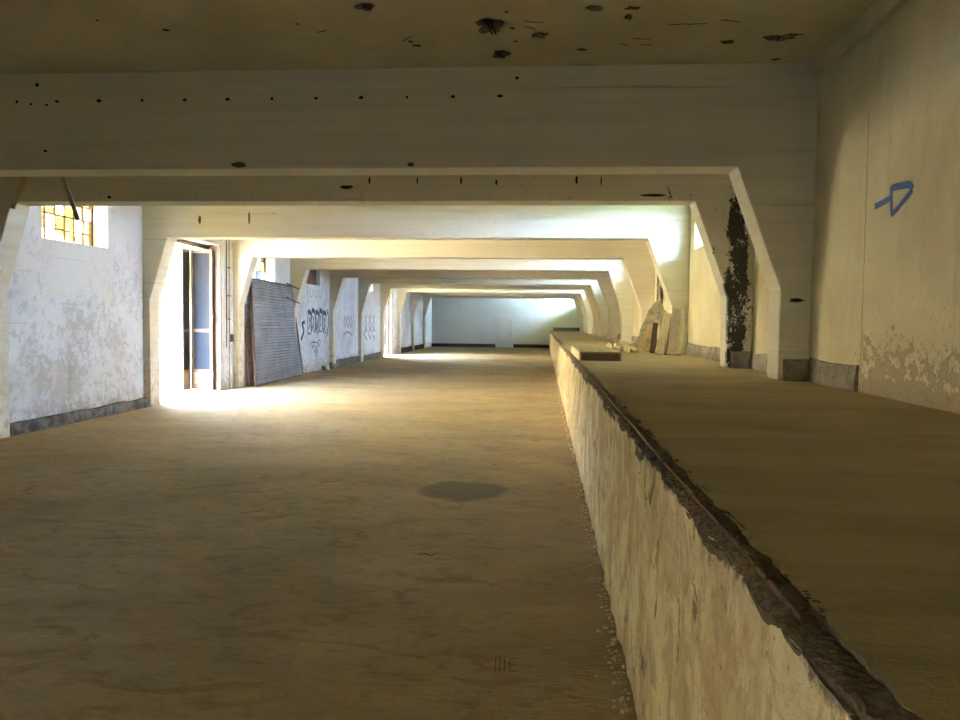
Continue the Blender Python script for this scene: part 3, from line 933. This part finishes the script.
# ---- scratched marks and ridges in the floor dust
g = G('scratched_dust'); M_SCR = g.done((0.10, 0.072, 0.042), .95)
bm = bmesh.new()
fl3 = lambda u, v, h: Vector((u, v, .0005 + h))
for x in (-.185, -.165, -.145):
    ribbon(bm, [(x, 3.30), (x - .004, 3.44)], .004, fl3, .001)
ribbon(bm, [(-.122, 3.31), (-.126, 3.44)], .004, fl3, .001)
for y in (3.31, 3.375, 3.44): ribbon(bm, [(-.124, y), (-.095, y + .004)], .005, fl3, .001)
obj('scratched_marks', bm, M_SCR, floor)['label'] = 'short strokes scratched in the floor dust'
random.seed(31)
for i, (x, y, l, a) in enumerate(((-.72, 4.95, .12, .4), (-1.95, 7.1, .3, 1.0), (-2.25, 5.9, .2, .9), (-.48, 8.2, .1, .8))):
    bm = bmesh.new(); pts = []
    for k in range(9):
        u = (k/8 - .5) * l
        pts.append((x + u*math.cos(a) + random.uniform(-.006, .006), y + u*math.sin(a) + .03*math.sin(k*.8) + random.uniform(-.006, .006)))
    ribbon(bm, pts, [.003, .007, .010, .012, .010, .012, .009, .006, .003], fl3, .002)
    obj('dust_scuff', bm, M_SCR, floor)

# ---- things on the platform
t = empty('timber_lid', (.75, 11.6, ZP)); tag(t, 'low flat timber lid lying on the platform with a dark brown front', 'timber lid')
x0, x1, ya, yb = .47, 1.00, 10.15, 13.0
bm = bmesh.new(); 
for k in range(3):
    a = x0 + (x1-x0)*k/3
    box(bm, a + .002, a + (x1-x0)/3 - .002, ya, yb, ZP+.098, ZP+.12)
bev(obj('top_boards', bm, M_LID, t), .003)
bm = bmesh.new(); box(bm, x0+.02, x1-.02, ya+.012, ya+.035, ZP+.002, ZP+.098); obj('front_board', bm, M_WOODD, t)
for a in (x0, x1-.025):
    bm = bmesh.new(); box(bm, a, a+.025, ya, yb, ZP, ZP+.098); obj('side_board', bm, M_WOODP if a == x0 else M_WOODB, t)
bm = bmesh.new(); box(bm, x0+.02, x1-.02, yb-.035, yb-.012, ZP+.002, ZP+.098); obj('back_board', bm, M_WOODD, t)

def lean(name, p0, p1, w_, th, mat, side, lab, grp='boards leaning by the third frame', cat='board'):
    bm = bmesh.new(); plank(bm, p0, p1, w_, th, side)
    o = obj(name, bm, mat); bev(o, .003, 1)
    tag(o, lab, cat, grp); return o
lean('wooden_board', (1.80, 12.42, ZP+.012), (1.99, 12.76, 1.68), .115, .03, M_WOODP, (1, 0, 0), 'pale yellow sawn board, brightest of the boards leaning on the third frame')
lean('wooden_board', (1.905, 12.40, ZP+.012), (2.06, 12.755, 1.62), .05, .025, M_STEEL, (1, 0, 0), 'narrow grey strip between the pale yellow board and the pinkish board')
lean('wooden_board', (1.995, 12.36, ZP+.012), (2.12, 12.75, 1.74), .13, .025, M_WOODG, (1, 0, 0), 'wide pinkish grey board leaning on the third frame')
lean('wooden_board', (2.07, 12.20, ZP+.012), (2.235, 12.70, 1.78), .045, .05, M_WOODP, (1, 0, 0), 'pale narrow batten leaning nearest the right wall')
lean('wooden_board', (1.80, 13.15, ZP+.012), (1.90, 13.5, 1.52), .085, .03, M_WOODD, (1, 0, 0), 'dark brown board left of the pale yellow board')
lean('wooden_board', (1.70, 14.75, ZP+.012), (2.26, 15.05, 1.78), .16, .03, M_WOODG, (1, .2, 0), 'brown plank slanting left behind the torn plaster sheet')
lean('door_panel_board', (2.20, 15.6, ZP+.012), (2.26, 15.8, 2.75), .40, .03, M_WOODB, (.1, 1, 0), 'tall brown board standing against the right wall behind the rubble')
# torn plasterboard sheet
bm = bmesh.new()
pts = [(2.036, 14.22, 1.944), (2.10, 14.2, 1.86), (2.144, 14.15, 1.752), (2.06, 14.1, 1.55), (1.963, 14.0, 1.346), (1.90, 13.95, 1.22), (1.846, 13.9, 1.10), (1.80, 13.88, 1.035), (1.775, 13.9, 1.12), (1.741, 13.88, 1.07), (1.72, 13.92, 1.2), (1.68, 13.98, 1.30), (1.701, 14.0, 1.396), (1.76, 14.08, 1.52), (1.80, 14.1, 1.60), (1.867, 14.15, 1.749), (1.96, 14.2, 1.87)]
plate(bm, pts, (.1, 1, -.3), .03)
o = obj('plaster_sheet', bm, M_RUBBLE)
o.data.materials[0] = M_MOTT; tag(o, 'large torn piece of mottled plaster sheet leaning behind the boards', 'plaster sheet')
# second support sheet
lean('wooden_board', (1.62, 13.6, ZP+.012), (1.86, 13.93, 1.45), .08, .02, M_WOODP, (1, .3, 0), 'pale lath leaning across the front of the torn plaster sheet')
# heap of broken pieces
random.seed(77)
k = 0
places = ['leftmost of the front row', 'second from left in the front row', 'third from left in the front row', 'rightmost of the front row', 'leftmost of the back row', 'second from left in the back row', 'third from left in the back row', 'rightmost of the back row']
for i in range(8):
    x = 1.15 + (i % 4) * .125 + (.05 if i > 3 else 0); y = (13.45, 14.3)[i // 4] + random.uniform(-.05, .05)
    rx, ry = random.uniform(.05, .06), random.uniform(.22, .34)
    out = blob_outline(0, 0, rx, ry, i * 1.7, 9, .35)
    R = Matrix.Translation((x, y, 0)) @ Matrix.Rotation(random.uniform(-.25, .25), 4, 'X') @ Matrix.Rotation(random.uniform(-.5, .5), 4, 'Y')
    bm = bmesh.new(); plate(bm, [R @ Vector((a, b, 0)) for a, b in out], R.to_3x3() @ Vector((0, 0, 1)), .03 + .05 * random.random())
    mz = min(v.co.z for v in bm.verts)
    for v in bm.verts: v.co.z += ZP + .002 - mz
    o = obj('plaster_fragment', bm, M_RUBBLE if i % 3 else M_WOODP)
    tag(o, 'tan plaster fragment in the platform heap, %s' % places[i], 'plaster fragment', 'heap of plaster fragments')
# small rubble along the right wall further down
bm = bmesh.new()
for i in range(160):
    y = random.uniform(14.5, 32); r = random.uniform(.02, .07)
    clod(bm, XR - .1 - abs(random.gauss(0, .13)), y, ZP + r*.3, r)
o = obj('rubble', bm, M_RUBBLE); tag(o, 'scattered rubble along the right wall far down the platform', 'rubble', kind='stuff')
# thin poles standing by far posts
for i, (x, y) in enumerate(((1.98, 24.2), (1.95, 28.1), (2.0, 31.9))):
    lean('wooden_pole', (x, y, ZP+.012), (x + .05, y + .21, 1.95), .05, .05, M_WOODP, (1, 0, 0),
         ['nearest of the three thin pale battens standing at the far right posts', 'middle one of the three thin battens at the far right posts', 'farthest of the three thin battens at the far right posts'][i],
         'battens at the far posts', 'batten')

# ------------------------------------------------------------------ outdoors on the left
t = empty('door_canopy', (XL - WT, 14.7, 3.3)); tag(t, 'unseen concrete canopy added to keep steep sky light off the doorway floor', 'canopy')
bm = bmesh.new(); box(bm, XL - WT - 2.4, XL - WT, 12.3, 17.4, 3.28, 3.40)  # unseen slab added to block high sky light at the doorway
bev(obj('sky_block_slab', bm, M_BARE, t), .01)
for yy in (12.6, 17.1):
    bm = bmesh.new(); plank(bm, (XL - WT - 1.4, yy, 3.28), (XL - WT, yy, 2.5), .08, .08, (0, 1, 0))
    obj('bracket', bm, M_STEEL, t)
def bush(name, x, y, r, h, n, mat, label, cat, seed, trunk=0, leaf=.11):
    random.seed(seed)
    root = empty(name, (x, y, -.03)); tag(root, label, cat)
    bm = bmesh.new()
    for i in range(n):
        while True:
            p = Vector((random.uniform(-1, 1), random.uniform(-1, 1), random.uniform(-1, 1)))
            if p.length < 1 and p.length > .45: break
        p = Vector((x + p.x*r, y + p.y*r, trunk + h*.5 + p.z*h*.5))
        q = Matrix.Rotation(random.random()*6, 3, 'Z') @ Matrix.Rotation(random.uniform(-1.2, 1.2), 3, 'X')
        s = leaf * random.uniform(.6, 1.3)
        vs = [bm.verts.new(p + q @ Vector(c)) for c in ((-s, 0, 0), (0, -s*.5, .02), (s, 0, 0), (0, s*.5, .02))]
        bm.faces.new(vs)
    obj('foliage', bm, mat, root)['kind'] = 'stuff'
    bm = bmesh.new()
    tube(bm, [(x, y, -.05), (x + .05, y, (trunk + h*.3)*.5), (x, y + .05, trunk + h*.5)], [.16, .12, .06] if trunk else [.05, .04, .02], 8)
    obj('trunk', bm, M_BARK, root)
    return root
bush('shrub', -15.5, 27.5, 1.5, 1.7, 1500, M_LEAF, 'low green shrub in the bright yard seen through the doorway', 'shrub', 1)
bush('shrub', -19.0, 37.0, 1.8, 1.9, 1500, M_LEAF2, 'yellow green shrub farther back in the yard', 'shrub', 2)
bush('tree', -19.5, 40.5, 2.8, 5.0, 3500, M_LEAF2, 'leafy tree behind the shrubs in the yard', 'tree', 3, 2.4)
bush('tree', -9.6, 19.3, .9, 2.6, 1800, M_LEAF, 'leafy tree outside the grimy broken window', 'tree', 5, 1.5, .09)
bush('tree', -14.6, 30.2, 1.1, 2.2, 1500, M_LEAF2, 'small leafy tree in the middle of the bright yard', 'tree', 6, 2.5, .10)
bush('tree', -13.5, 46.0, 2.2, 4.0, 2000, M_LEAF2, 'tree outside the far doorway', 'tree', 7, 1.2, .14)
t = empty('bounce_building', (-24, 40, -.03)); tag(t, 'pale yellow building added across the yard to bounce warm light', 'building')
bm = bmesh.new(); box(bm, -32, -24, -20, 95, -.03, 9.0)  # block added to hide low sky and reflect warm sunlight indoors
obj('wall', bm, M_TEX, t)
bm = bmesh.new(); box(bm, -32.5, -23.5, -20.5, 95.5, 9.0, 9.25)
obj('roof', bm, M_BARE, t)

# sky portals speed up sampling of daylight through the real openings
def portal(x, y0, y1, z0, z1, d):
    L = bpy.data.lights.new('daylight_portal', 'AREA'); L.shape = 'RECTANGLE'
    L.size = y1 - y0; L.size_y = z1 - z0
    L.cycles.is_portal = True
    o = bpy.data.objects.new('daylight_portal', L); C.objects.link(o)
    o.location = (x, (y0+y1)/2, (z0+z1)/2)
    o.rotation_euler = Vector((d, 0, 0)).to_track_quat('-Z', 'Z').to_euler()
    return o
USE_PORTALS = False
if USE_PORTALS:
    for D in [D1, D2] + LW: portal(XL - WT, *D, 1)
    for D in RW: portal(XR + WT, *D, -1)
